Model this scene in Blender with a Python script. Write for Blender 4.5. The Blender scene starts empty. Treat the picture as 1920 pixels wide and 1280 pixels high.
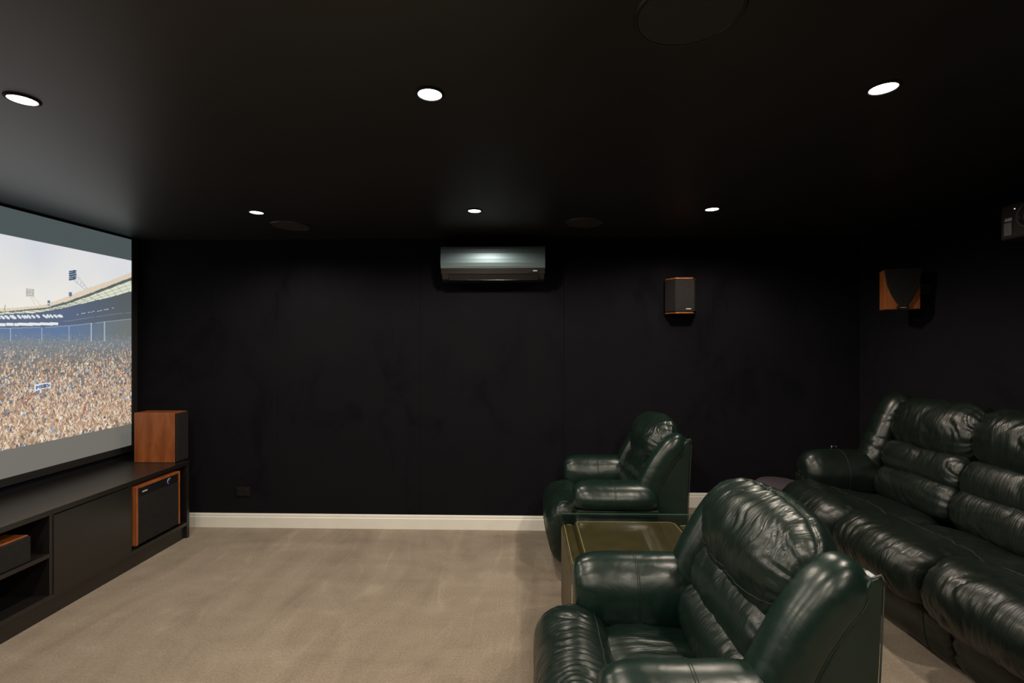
import bpy, bmesh, math, random
import numpy as np
from mathutils import Vector, noise

# ---------------------------------------------------------------- camera, world, exposure
scene = bpy.context.scene
COL = scene.collection
PI = math.pi
cam_data = bpy.data.cameras.new('camera')
cam_data.sensor_width = 36.0
cam_data.lens = 17.0
cam_data.clip_start = 0.02
cam = bpy.data.objects.new('camera', cam_data)
COL.objects.link(cam)
cam.location = (0.0, 0.0, 1.55)
cam.rotation_euler = (PI / 2, 0.0, math.radians(1.5))
scene.camera = cam

world = bpy.data.worlds.new('world')
scene.world = world
world.use_nodes = True
world.node_tree.nodes['Background'].inputs[0].default_value = (0.0, 0.0, 0.0, 1)
world.node_tree.nodes['Background'].inputs[1].default_value = 0.0

vs = scene.view_settings
vs.view_transform = 'Standard'
vs.look = 'None'
vs.exposure = 0.0
vs.gamma = 1.0
vs.use_curve_mapping = False

LAMP_POWER = 42.0           # watts of each ceiling downlight
LAMP_COLOR = (1.0, 0.87, 0.72)
SCREEN_GAIN = 0.95

# ---------------------------------------------------------------- room dimensions (metres)
XL, XR = -3.25, 2.705       # screen wall, sofa wall
YF, YB = -1.75, 3.98        # wall behind the camera, far side wall
ZC = 2.40
RISER_X, RISER_Z = 1.13, 0.20

# ================================================================= helpers
def link(o, parent=None):
    COL.objects.link(o)
    if parent is not None:
        o.parent = parent
    return o

def tag(o, label=None, cat=None, group=None, kind=None):
    if label: o['label'] = label
    if cat: o['category'] = cat
    if group: o['group'] = group
    if kind: o['kind'] = kind
    return o

def thing(name, loc, label, cat, group=None, rz=0.0):
    o = bpy.data.objects.new(name, None)
    o.empty_display_size = 0.1
    COL.objects.link(o)
    o.location = loc
    o.rotation_euler = (0, 0, rz)
    return tag(o, label, cat, group)

def mesh_obj(name, verts, faces, mat, parent=None, smooth=False, uvs=None):
    me = bpy.data.meshes.new(name)
    me.from_pydata(verts, [], faces)
    if uvs is not None:
        lay = me.uv_layers.new(name='UVMap')
        li = np.zeros(len(me.loops), dtype=np.int32)
        me.loops.foreach_get('vertex_index', li)
        if isinstance(uvs, list):
            uvs = np.array(uvs, dtype=np.float32)
        lay.data.foreach_set('uv', uvs[li].astype(np.float32).ravel())
    me.materials.append(mat)
    if smooth:
        me.polygons.foreach_set('use_smooth', [True] * len(me.polygons))
    me.update()
    return link(bpy.data.objects.new(name, me), parent)

def bm_obj(name, bm, mat, parent=None, smooth=False):
    bmesh.ops.recalc_face_normals(bm, faces=bm.faces)
    me = bpy.data.meshes.new(name)
    bm.to_mesh(me); bm.free()
    me.materials.append(mat)
    if smooth:
        me.polygons.foreach_set('use_smooth', [True] * len(me.polygons))
    return link(bpy.data.objects.new(name, me), parent)

def add_box(bm, a, b, bevel=0.0, seg=2):
    """axis aligned box between corners a and b, optionally bevelled"""
    x0, y0, z0 = [min(p, q) for p, q in zip(a, b)]
    x1, y1, z1 = [max(p, q) for p, q in zip(a, b)]
    vs_ = [bm.verts.new(p) for p in ((x0,y0,z0),(x1,y0,z0),(x1,y1,z0),(x0,y1,z0),(x0,y0,z1),(x1,y0,z1),(x1,y1,z1),(x0,y1,z1))]
    fs = [bm.faces.new([vs_[i] for i in f]) for f in ((0,3,2,1),(4,5,6,7),(0,1,5,4),(1,2,6,5),(2,3,7,6),(3,0,4,7))]
    if bevel > 0:
        es = list({e for f in fs for e in f.edges})
        bmesh.ops.bevel(bm, geom=es, offset=bevel, segments=seg, profile=0.5, affect='EDGES')

def box(name, a, b, mat, parent=None, bevel=0.0, seg=2):
    bm = bmesh.new()
    add_box(bm, a, b, bevel, seg)
    return bm_obj(name, bm, mat, parent)

def add_prism(bm, poly, axis, lo, hi, bevel=0.0, seg=2):
    """extrude a 2D polygon. axis 'x': poly=(y,z); 'y': poly=(x,z); 'z': poly=(x,y)"""
    def P(p, h):
        return {'x': (h, p[0], p[1]), 'y': (p[0], h, p[1]), 'z': (p[0], p[1], h)}[axis]
    a = [bm.verts.new(P(p, lo)) for p in poly]
    b = [bm.verts.new(P(p, hi)) for p in poly]
    fs = [bm.faces.new(a), bm.faces.new(b[::-1])]
    n = len(poly)
    for i in range(n):
        fs.append(bm.faces.new((a[i], b[i], b[(i+1) % n], a[(i+1) % n])))
    bmesh.ops.recalc_face_normals(bm, faces=fs)
    if bevel > 0:
        es = list({e for f in fs for e in f.edges})
        bmesh.ops.bevel(bm, geom=es, offset=bevel, segments=seg, profile=0.5, affect='EDGES')

def prism(name, poly, axis, lo, hi, mat, parent=None, bevel=0.0, seg=2):
    bm = bmesh.new()
    add_prism(bm, poly, axis, lo, hi, bevel, seg)
    return bm_obj(name, bm, mat, parent)

def lathe(name, prof, mat, parent=None, n=48, axis='z', center=(0,0,0), smooth=True):
    """revolve (r,h) profile about an axis through center"""
    vs_, fs = [], []
    for r, h in prof:
        for k in range(n):
            t = 2*PI*k/n
            c, s = r*math.cos(t), r*math.sin(t)
            p = {'z': (c, s, h), 'x': (h, c, s), 'y': (c, h, s)}[axis]
            vs_.append(tuple(q+w for q, w in zip(p, center)))
    for i in range(len(prof)-1):
        for k in range(n):
            fs.append((i*n+k, i*n+(k+1) % n, (i+1)*n+(k+1) % n, (i+1)*n+k))
    o = mesh_obj(name, vs_, fs, mat, parent)
    bm = bmesh.new(); bm.from_mesh(o.data)
    bmesh.ops.remove_doubles(bm, verts=bm.verts, dist=1e-5)
    bmesh.ops.recalc_face_normals(bm, faces=bm.faces)
    bm.to_mesh(o.data); bm.free()
    if smooth:
        o.data.polygons.foreach_set('use_smooth', [True]*len(o.data.polygons))
        try: o.data.set_sharp_from_angle(angle=math.radians(40))
        except Exception: pass
    return o

def tube(name, pts, r, mat, parent=None, n=6, closed=False, dash=0.0, gap=0.0):
    """thin tube (seam, stitching) along 3D points; with dash/gap it becomes a row of stitches in one mesh"""
    P = [Vector(p) for p in pts]
    if closed: P.append(P[0])
    runs = [P]
    if dash > 0:
        runs, d, cur, on = [], 0.0, [P[0]], True
        lim = dash
        for a, b in zip(P[:-1], P[1:]):
            L = (b-a).length; pos = 0.0
            while pos < L - 1e-9:
                step = min(lim-d, L-pos)
                pos += step; d += step
                q = a.lerp(b, pos/L)
                if on: cur.append(q)
                if d >= lim - 1e-9:
                    if on: runs.append(cur)
                    on = not on; d = 0.0; lim = dash if on else gap
                    cur = [q]
        if on and len(cur) > 1: runs.append(cur)
    V, F = [], []
    for R in runs:
        m = len(R); base = len(V)
        for i, p in enumerate(R):
            t = (R[min(i+1, m-1)]-R[max(i-1, 0)])
            if t.length < 1e-9: t = Vector((0,0,1))
            t.normalize()
            up = Vector((0,0,1)) if abs(t.z) < .9 else Vector((1,0,0))
            a = t.cross(up).normalized(); b = t.cross(a)
            for k in range(n):
                th = 2*PI*k/n
                V.append(p + a*(r*math.cos(th)) + b*(r*math.sin(th)))
        for i in range(m-1):
            for k in range(n):
                F.append((base+i*n+k, base+i*n+(k+1) % n, base+(i+1)*n+(k+1) % n, base+(i+1)*n+k))
        F.append(tuple(base+k for k in range(n))[::-1])
        F.append(tuple(base+(m-1)*n+k for k in range(n)))
    return mesh_obj(name, [tuple(v) for v in V], F, mat, parent, smooth=True)

def smooth_loop(ctrl, n):
    """closed Catmull-Rom through ctrl resampled to n points of equal arc length"""
    c = np.array(ctrl, float); m = len(c)
    out = []
    for i in range(m):
        p0, p1, p2, p3 = c[(i-1) % m], c[i], c[(i+1) % m], c[(i+2) % m]
        for t in np.linspace(0, 1, 16, endpoint=False):
            out.append(.5*((2*p1)+(-p0+p2)*t+(2*p0-5*p1+4*p2-p3)*t*t+(-p0+3*p1-3*p2+p3)*t**3))
    out = np.array(out)
    d = np.linalg.norm(np.roll(out, -1, 0)-out, axis=1)
    s = np.concatenate([[0], np.cumsum(d)]); tot = s[-1]
    o2 = np.vstack([out, out[:1]])
    q = np.linspace(0, tot, n, endpoint=False)
    return np.stack([np.interp(q, s, o2[:, 0]), np.interp(q, s, o2[:, 1])], 1), tot

class Cushion:
    """stuffed leather cushion: a closed profile swept along a straight axis, rounded at both ends,
    with lumps, creases and gathers pressed into the surface"""
    def __init__(s, ctrl, w0, w1, axis='y', n=84, m=64, p=5.0, lump=.006, crease=.004, gather=.004, seed=0, freq=15.0, pleat=None, bulge=0.0):
        s.prof, s.tot = smooth_loop(ctrl, n)
        s.w0, s.w1, s.axis, s.n, s.m, s.p = w0, w1, axis, n, m, p
        s.lump, s.crease, s.gather, s.seed, s.freq = lump, crease, gather, seed, freq
        s.bulge = bulge; s.pleat = pleat
        s.cen = s.prof.mean(0)
        tn = np.roll(s.prof, -1, 0)-np.roll(s.prof, 1, 0)
        nr = np.stack([tn[:, 1], -tn[:, 0]], 1)
        nr /= np.linalg.norm(nr, axis=1)[:, None]+1e-9
        if ((s.prof-s.cen)*nr).sum() < 0: nr = -nr
        s.nrm = nr
    def point(s, i, t, lift=0.0):
        i %= s.n
        hw = (s.w1-s.w0)/2; mid = (s.w1+s.w0)/2
        sc = max(0.0, 1-abs(t)**s.p)**(1/s.p)
        w = mid+hw*t
        arc = s.tot*i/s.n
        # periodic coordinates around the profile
        R = s.tot/(2*PI); th = 2*PI*i/s.n
        ca, sa = R*math.cos(th), R*math.sin(th)
        sd = s.seed*7.31
        d = s.lump*noise.noise((ca*6+sd, sa*6, w*6))
        wob = noise.noise((ca*8+sd, sa*8, w*4+9.0))
        q = Vector((ca*3.5+sd, sa*3.5+3.1, w*s.freq+2.2*wob))
        cr = 1-abs(noise.noise(q))*2.0
        keep = max(0.0, .5+.9*noise.noise((ca*7+5, sa*7+sd, w*6)))
        d -= s.crease*(max(0, cr)**3)*keep
        q = Vector((ca*6+sd, sa*6+7.7, w*s.freq*2.3+3.0*wob))
        d -= s.crease*.35*max(0, 1-abs(noise.noise(q))*2.0)**2*keep
        e = math.exp(-(1-abs(t))*hw/.055)
        d += s.gather*e*(noise.noise((ca*34+sd, sa*34, (1 if t > 0 else -1)*4.0+w*3)))*1.8
        if s.pleat:
            ia, amp = s.pleat
            da = abs((i-ia+s.n//2) % s.n-s.n//2)*s.tot/s.n
            d += amp*math.exp(-(da/.055)**2)*(noise.noise((w*30+sd, arc*5, 2.2))-.6*math.exp(-(da/.008)**2))
        d += s.bulge*(1-t*t)
        q2 = s.cen+(s.prof[i]-s.cen)*sc+s.nrm[i]*(d*min(1, sc*1.6)+lift)
        return (q2[0], w, q2[1]) if s.axis == 'y' else (w, q2[0], q2[1])
    def build(s, name, mat, parent=None):
        V, F, UV = [], [], []
        ts = np.sin(np.linspace(-PI/2, PI/2, s.m))
        ts = .55*ts+.45*np.linspace(-1, 1, s.m)
        ts[0], ts[-1] = -.99995, .99995
        hw = (s.w1-s.w0)/2
        for t in ts:
            for i in range(s.n):
                V.append(s.point(i, float(t)))
                a = abs(2*i/s.n-1)*s.tot/2
                UV.append((a+s.seed*.37, (t*hw)+s.seed*.61))
        n, m = s.n, s.m
        for j in range(m-1):
            for i in range(n):
                F.append((j*n+i, j*n+(i+1) % n, (j+1)*n+(i+1) % n, (j+1)*n+i))
        F.append(tuple(range(n))[::-1]); F.append(tuple((m-1)*n+i for i in range(n)))
        o = mesh_obj(name, V, F, mat, parent, smooth=True, uvs=UV)
        bm = bmesh.new(); bm.from_mesh(o.data)
        bmesh.ops.recalc_face_normals(bm, faces=bm.faces)
        bm.to_mesh(o.data); bm.free()
        return o
    def ring(s, t, i0=0, i1=None, lift=.0005):
        i1 = s.n if i1 is None else i1
        return [s.point(i, t, lift) for i in range(i0, i1+1)]
    def line(s, i, t0, t1, k=40, lift=.0005):
        return [s.point(i, t0+(t1-t0)*j/k, lift) for j in range(k+1)]
    def index_at(s, a, b):
        return int(np.argmin(((s.prof-np.array((a, b)))**2).sum(1)))

class Bolster:
    """padded roll following a path in the x-z plane at fixed y"""
    def __init__(s, path, y, ry, rn, n=36, m=70, seed=0, crease=.003, lump=.004, taper=.07):
        c = np.array(path, float)
        out = []
        for i in range(len(c)-1):
            p0 = c[max(i-1, 0)]; p1 = c[i]; p2 = c[i+1]; p3 = c[min(i+2, len(c)-1)]
            for t in np.linspace(0, 1, 16, endpoint=False):
                out.append(.5*((2*p1)+(-p0+p2)*t+(2*p0-5*p1+4*p2-p3)*t*t+(-p0+3*p1-3*p2+p3)*t**3))
        out.append(c[-1]); out = np.array(out)
        d = np.linalg.norm(np.diff(out, axis=0), axis=1)
        q = np.concatenate([[0], np.cumsum(d)]); s.L = q[-1]
        s.path = lambda u: np.array([np.interp(u*s.L, q, out[:, 0]), np.interp(u*s.L, q, out[:, 1])])
        s.taper = taper
        s.y, s.ry, s.rn, s.n, s.m, s.seed, s.crease, s.lump = y, ry, rn, n, m, seed, crease, lump
    def point(s, k, u, lift=0.0):
        p = s.path(u); t = s.path(min(1, u+.02))-s.path(max(0, u-.02)); t /= np.linalg.norm(t)+1e-9
        nx, nz = -t[1], t[0]
        e = min(u*s.L/.07, (1-u)*s.L/s.taper)
        sc = 1.0 if e >= 1 else max(0.0, 1-(1-e)**2.6)**(1/2.6)
        th = 2*PI*k/s.n
        sq = lambda v: math.copysign(abs(v)**.8, v)
        cy, cn = sq(math.cos(th)), sq(math.sin(th))
        d = s.lump*noise.noise((math.cos(th)*.8, math.sin(th)*.8+s.seed, u*s.L*7))
        cr = 1-abs(noise.noise((math.cos(th)*.7+s.seed, math.sin(th)*.7, u*s.L*17)))*2.4
        d -= s.crease*max(0, cr)**3
        a = (s.ry+d)*sc+lift; b = (s.rn+d)*sc+lift
        return (p[0]+nx*b*cn, s.y+a*cy, p[1]+nz*b*cn)
    def build(s, name, mat, parent):
        V, F, UV = [], [], []
        us = np.linspace(0, 1, s.m); us[0] = 1e-4; us[-1] = 1-1e-4
        for u in us:
            for k in range(s.n):
                V.append(s.point(k, float(u))); UV.append((abs(2*k/s.n-1)*.25+s.seed, u*s.L))
        n, m = s.n, s.m
        for j in range(m-1):
            for i in range(n):
                F.append((j*n+i, j*n+(i+1) % n, (j+1)*n+(i+1) % n, (j+1)*n+i))
        F.append(tuple(range(n))[::-1]); F.append(tuple((m-1)*n+i for i in range(n)))
        o = mesh_obj(name, V, F, mat, parent, smooth=True, uvs=UV)
        bm = bmesh.new(); bm.from_mesh(o.data)
        bmesh.ops.recalc_face_normals(bm, faces=bm.faces)
        bm.to_mesh(o.data); bm.free()
        return o
    def line(s, k, u0=.08, u1=.95, steps=50, lift=.0006):
        return [s.point(k, u0+(u1-u0)*j/steps, lift) for j in range(steps+1)]

def copy_tree(o, parent=None):
    c = o.copy(); COL.objects.link(c)
    if parent is not None:
        c.parent = parent
    for ch in list(o.children):
        copy_tree(ch, c)
    return c

# ================================================================= materials
MATS = {}
def new_mat(name):
    m = bpy.data.materials.new(name); m.use_nodes = True
    nt = m.node_tree
    b = nt.nodes['Principled BSDF']
    MATS[name] = m
    return m, nt, b

def nd(nt, kind, **kw):
    n = nt.nodes.new(kind)
    for k, v in kw.items():
        if k.startswith('i_'):
            n.inputs[k[2:].replace('_', ' ')].default_value = v
        else:
            setattr(n, k, v)
    return n

def coords(nt, scale=(1,1,1), rot=(0,0,0), kind='Object'):
    tc = nd(nt, 'ShaderNodeTexCoord'); mp = nd(nt, 'ShaderNodeMapping')
    mp.inputs['Scale'].default_value = scale; mp.inputs['Rotation'].default_value = rot
    nt.links.new(tc.outputs[kind], mp.inputs['Vector'])
    return mp.outputs['Vector']

def noise_tex(nt, vec, scale, detail=4, rough=.55, dist=0.0):
    n = nd(nt, 'ShaderNodeTexNoise')
    n.inputs['Scale'].default_value = scale; n.inputs['Detail'].default_value = detail
    n.inputs['Roughness'].default_value = rough; n.inputs['Distortion'].default_value = dist
    nt.links.new(vec, n.inputs['Vector'])
    return n.outputs['Fac']

def ramp(nt, fac, stops):
    r = nd(nt, 'ShaderNodeValToRGB')
    el = r.color_ramp.elements
    while len(el) < len(stops): el.new(.5)
    for e, (p, c) in zip(el, stops):
        e.position = p; e.color = (*c, 1)
    nt.links.new(fac, r.inputs['Fac'])
    return r.outputs['Color']

def math_node(nt, op, a, b=None, c=None):
    n = nd(nt, 'ShaderNodeMath', operation=op)
    for i, v in enumerate((a, b, c)):
        if v is None: continue
        if isinstance(v, (int, float)): n.inputs[i].default_value = v
        else: nt.links.new(v, n.inputs[i])
    return n.outputs[0]

def bump(nt, b, height, strength=.3, dist=.01, prev=None):
    n = nd(nt, 'ShaderNodeBump')
    n.inputs['Strength'].default_value = strength; n.inputs['Distance'].default_value = dist
    nt.links.new(height, n.inputs['Height'])
    if prev is not None: nt.links.new(prev, n.inputs['Normal'])
    nt.links.new(n.outputs['Normal'], b.inputs['Normal'])
    return n.outputs['Normal']

def simple(name, col, rough=.5, metal=0.0, spec=.5, var=.15, vscale=8.0, bmp=0.0, bscale=200.0):
    """plain surface with slight procedural colour variation and optional fine relief"""
    m, nt, b = new_mat(name)
    v = coords(nt)
    f = noise_tex(nt, v, vscale, 4)
    c = ramp(nt, f, [(.3, tuple(x*(1-var) for x in col)), (.7, tuple(min(1, x*(1+var)) for x in col))])
    nt.links.new(c, b.inputs['Base Color'])
    b.inputs['Roughness'].default_value = rough
    b.inputs['Metallic'].default_value = metal
    b.inputs['Specular IOR Level'].default_value = spec
    if bmp > 0:
        bump(nt, b, noise_tex(nt, v, bscale, 2), bmp, .002)
    return m

def leather(name, col, creases, rough=.36, fold=(3.0, 12.0)):
    m, nt, b = new_mat(name)
    uv = coords(nt, (1, 1, 1), kind='UV')
    ob = coords(nt)
    f = noise_tex(nt, ob, 9, 4)
    c = ramp(nt, f, [(.3, tuple(x*.8 for x in col)), (.72, tuple(x*1.25 for x in col))])
    nt.links.new(c, b.inputs['Base Color'])
    r = noise_tex(nt, ob, 30, 3)
    rr = nd(nt, 'ShaderNodeMapRange'); rr.inputs['To Min'].default_value = rough-.06; rr.inputs['To Max'].default_value = rough+.08
    nt.links.new(r, rr.inputs['Value']); nt.links.new(rr.outputs[0], b.inputs['Roughness'])
    b.inputs['Specular IOR Level'].default_value = .55
    # soft folds that run round the cushion
    mp = nd(nt, 'ShaderNodeMapping'); mp.inputs['Scale'].default_value = (fold[0], fold[1], 1)
    nt.links.new(uv, mp.inputs['Vector'])
    n1 = nd(nt, 'ShaderNodeTexNoise', noise_dimensions='2D')
    n1.inputs['Scale'].default_value = 1.0; n1.inputs['Detail'].default_value = 3; n1.inputs['Distortion'].default_value = 1.1
    nt.links.new(mp.outputs[0], n1.inputs['Vector'])
    a1 = math_node(nt, 'ABSOLUTE', math_node(nt, 'SUBTRACT', n1.outputs['Fac'], .5))
    h1 = math_node(nt, 'POWER', math_node(nt, 'MULTIPLY', a1, 3.0), .6)
    nrm = bump(nt, b, h1, creases, .008)
    g = nd(nt, 'ShaderNodeTexVoronoi'); g.inputs['Scale'].default_value = 420
    nt.links.new(ob, g.inputs['Vector'])
    bump(nt, b, g.outputs['Distance'], .08, .001, nrm)
    return m

GREEN = (.0055, .0145, .0105)
M_LW = leather('green_leather_creased', GREEN, .15, .33, (4.0, 34.0))
M_LS = leather('green_leather_smooth', (.0055, .0175, .0128), .04, .30, (7.0, 9.0))
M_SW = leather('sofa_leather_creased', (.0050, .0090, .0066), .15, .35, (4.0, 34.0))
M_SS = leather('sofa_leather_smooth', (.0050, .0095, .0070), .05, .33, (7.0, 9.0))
M_SEAM = simple('green_thread', (.006, .013, .010), .55, bmp=.2, bscale=900)
M_WORN = simple('worn_piping', (.07, .08, .07), .7)
M_TL = leather('olive_leather', (.062, .047, .018), .03, .45, (6.0, 6.0))
M_STITCH = simple('cream_thread', (.62, .50, .27), .7)
M_BLACKP = simple('black_plastic', (.010, .010, .011), .35)
M_BLACKM = simple('black_matt', (.006, .006, .006), .8)
M_GRILLE = simple('speaker_cloth', (.020, .019, .019), .95, spec=.15, vscale=60, bmp=.5, bscale=900)
M_CAB = simple('black_laminate', (.0108, .0100, .0094), .32, spec=.85, vscale=5, bmp=.05, bscale=500)
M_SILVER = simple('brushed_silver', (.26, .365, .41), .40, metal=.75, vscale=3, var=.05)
M_GREYP = simple('dark_grey_plastic', (.020, .018, .018), .35)
M_CHROME = simple('chrome', (.7, .7, .72), .15, metal=1.0, var=.03)
M_TRIM = simple('cream_paint', (.86, .85, .78), .42, var=.03)
M_CEIL = simple('black_ceiling_paint', (.0155, .0158, .0165), .42, spec=.8, vscale=3, bmp=.06, bscale=150)
M_MAUVE = simple('mauve_fabric', (.075, .062, .074), .9, spec=.2, vscale=30, bmp=.4, bscale=500)
M_METALGRILLE = simple('perforated_metal', (.035, .035, .034), .6, vscale=200, bmp=.6, bscale=1400)
M_GREYTXT = simple('grey_lettering', (.45, .45, .44), .5)

def make_velvet():
    m, nt, b = new_mat('black_wall_velvet')
    geo = nd(nt, 'ShaderNodeNewGeometry')
    v = geo.outputs['Position']
    mp = nd(nt, 'ShaderNodeMapping'); mp.inputs['Scale'].default_value = (1.5, 1, 1.0); mp.inputs['Rotation'].default_value = (0, .5, 0)
    nt.links.new(v, mp.inputs['Vector'])
    f1 = noise_tex(nt, mp.outputs[0], 1.7, 7, .66, .7)
    f2 = noise_tex(nt, v, 260, 2)
    c = ramp(nt, f1, [(.34, (.0046, .0047, .0066)), (.44, (.0068, .0068, .0090)), (.70, (.0084, .0082, .0104))])
    nt.links.new(c, b.inputs['Base Color'])
    b.inputs['Roughness'].default_value = 1.0
    b.inputs['Specular IOR Level'].default_value = .08
    b.inputs['Sheen Weight'].default_value = .03
    b.inputs['Sheen Roughness'].default_value = .5
    bump(nt, b, f2, .25, .003)
    return m
M_WALL = make_velvet()

def make_wood(name, dark, light, scale=(1,1,1)):
    m, nt, b = new_mat(name)
    v = coords(nt, scale)
    w = nd(nt, 'ShaderNodeTexWave', wave_type='BANDS', bands_direction='X')
    w.inputs['Scale'].default_value = 3; w.inputs['Distortion'].default_value = 9; w.inputs['Detail'].default_value = 3; w.inputs['Detail Scale'].default_value = .7
    nt.links.new(v, w.inputs['Vector'])
    f = noise_tex(nt, v, 22, 5, .6, .5)
    mx = math_node(nt, 'ADD', math_node(nt, 'MULTIPLY', w.outputs['Fac'], .16), math_node(nt, 'MULTIPLY', f, .84))
    c = ramp(nt, mx, [(.25, dark), (.7, light)])
    nt.links.new(c, b.inputs['Base Color'])
    b.inputs['Roughness'].default_value = .38
    b.inputs['Coat Weight'].default_value = .15
    return m
M_WOOD = make_wood('cherry_wood', (.20, .055, .014), (.40, .125, .036), (1, 1, .22))

def make_carpet():
    m, nt, b = new_mat('beige_carpet')
    tc = nd(nt, 'ShaderNodeTexCoord')
    v = coords(nt)
    va = coords(nt, (1.0, .42, 1), (0, 0, math.radians(-40)))
    vb = coords(nt, (.55, 1.5, 1), (0, 0, math.radians(24)))
    n1 = noise_tex(nt, va, 2.6, 5, .55, 1.6)
    n2 = noise_tex(nt, vb, 3.4, 4, .5, .8)
    fine = noise_tex(nt, v, 320, 2, .7)
    mid = noise_tex(nt, v, 90, 3, .6)
    # darker soft-edged rectangles in the carpet beside the recliners and table
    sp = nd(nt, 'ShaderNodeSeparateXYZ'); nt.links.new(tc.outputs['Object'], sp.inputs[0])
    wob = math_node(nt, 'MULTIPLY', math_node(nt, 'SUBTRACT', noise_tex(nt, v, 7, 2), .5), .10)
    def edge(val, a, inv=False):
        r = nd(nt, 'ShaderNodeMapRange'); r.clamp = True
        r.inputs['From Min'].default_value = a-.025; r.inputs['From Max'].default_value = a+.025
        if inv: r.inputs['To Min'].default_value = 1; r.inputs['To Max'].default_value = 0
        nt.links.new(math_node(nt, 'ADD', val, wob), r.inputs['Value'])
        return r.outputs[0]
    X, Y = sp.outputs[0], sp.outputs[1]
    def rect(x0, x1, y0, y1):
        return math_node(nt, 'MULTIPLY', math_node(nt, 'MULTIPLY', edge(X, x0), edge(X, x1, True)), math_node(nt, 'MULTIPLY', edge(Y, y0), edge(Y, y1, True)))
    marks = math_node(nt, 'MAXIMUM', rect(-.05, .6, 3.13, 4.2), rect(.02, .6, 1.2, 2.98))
    s = math_node(nt, 'ADD', math_node(nt, 'MULTIPLY', n1, .62), math_node(nt, 'MULTIPLY', n2, .38))
    # streaks left by the vacuum cleaner
    vc = coords(nt, (1.3, .30, 1), (0, 0, math.radians(-52)))
    n3 = noise_tex(nt, vc, 3.0, 2, .4, .9)
    st = math_node(nt, 'MAXIMUM', math_node(nt, 'SUBTRACT', 1.0, math_node(nt, 'MULTIPLY', math_node(nt, 'ABSOLUTE', math_node(nt, 'SUBTRACT', n3, .52)), 28.0)), 0.0)
    gate = noise_tex(nt, v, 1.9, 2)
    st = math_node(nt, 'MULTIPLY', st, math_node(nt, 'MAXIMUM', math_node(nt, 'SUBTRACT', gate, .42), 0.0))
    s = math_node(nt, 'ADD', s, math_node(nt, 'MULTIPLY', st, .55))
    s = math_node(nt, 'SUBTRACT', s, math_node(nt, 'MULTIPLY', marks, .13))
    base = ramp(nt, s, [(.34, (.245, .198, .148)), (.47, (.305, .25, .19)), (.56, (.335, .277, .212)), (.68, (.40, .335, .258))])
    grain = math_node(nt, 'ADD', math_node(nt, 'MULTIPLY', fine, .55), math_node(nt, 'MULTIPLY', mid, .45))
    gr = ramp(nt, grain, [(.32, (.62, .62, .62)), (.68, (1.26, 1.26, 1.26))])
    mx = nd(nt, 'ShaderNodeMix', data_type='RGBA', blend_type='MULTIPLY'); mx.inputs[0].default_value = 1.0
    nt.links.new(base, mx.inputs[6]); nt.links.new(gr, mx.inputs[7])
    nt.links.new(mx.outputs[2], b.inputs['Base Color'])
    b.inputs['Roughness'].default_value = 1.0
    b.inputs['Specular IOR Level'].default_value = .1
    b.inputs['Sheen Weight'].default_value = .15
    bump(nt, b, grain, .6, .006)
    return m
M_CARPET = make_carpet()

def make_glass():
    m = bpy.data.materials.new('table_glass'); m.use_nodes = True
    nt = m.node_tree; nt.nodes.clear()
    out = nd(nt, 'ShaderNodeOutputMaterial')
    tr = nd(nt, 'ShaderNodeBsdfTransparent'); tr.inputs[0].default_value = (.93, .95, .90, 1)
    gl = nd(nt, 'ShaderNodeBsdfGlossy'); gl.inputs['Roughness'].default_value = .02
    lw = nd(nt, 'ShaderNodeLayerWeight')
    fr = math_node(nt, 'MULTIPLY_ADD', math_node(nt, 'POWER', lw.outputs['Facing'], 5.0), .9, .045)
    mx = nd(nt, 'ShaderNodeMixShader')
    nt.links.new(fr, mx.inputs[0]); nt.links.new(tr.outputs[0], mx.inputs[1]); nt.links.new(gl.outputs[0], mx.inputs[2])
    nt.links.new(mx.outputs[0], out.inputs[0])
    return m
M_GLASS = make_glass()
M_GLASSEDGE = simple('glass_edge', (.10, .18, .165), .10, spec=1.0)

def make_emit(name, col, strength):
    m, nt, b = new_mat(name)
    b.inputs['Base Color'].default_value = (.8, .8, .8, 1)
    b.inputs['Emission Color'].default_value = (*col, 1)
    b.inputs['Emission Strength'].default_value = strength
    return m
M_LAMP = make_emit('lamp_diffuser', (1.0, .93, .82), 14.0)
M_BLUE = make_emit('blue_led', (.01, .05, 1.0), .45)
M_LED = make_emit('white_led', (.9, 1.0, .8), 1.2)

def make_screen_mat():
    m, nt, b = new_mat('projected_picture')
    at = nd(nt, 'ShaderNodeAttribute', attribute_name='picture')
    b.inputs['Base Color'].default_value = (.10, .10, .10, 1)
    b.inputs['Roughness'].default_value = .9
    b.inputs['Specular IOR Level'].default_value = .1
    nt.links.new(at.outputs['Color'], b.inputs['Emission Color'])
    b.inputs['Emission Strength'].default_value = SCREEN_GAIN
    return m
M_SCREEN = make_screen_mat()

# ================================================================= the room
def struct(name, a, b, mat, bevel=0.0):
    return tag(box(name, a, b, mat, None, bevel), kind='structure')

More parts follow.
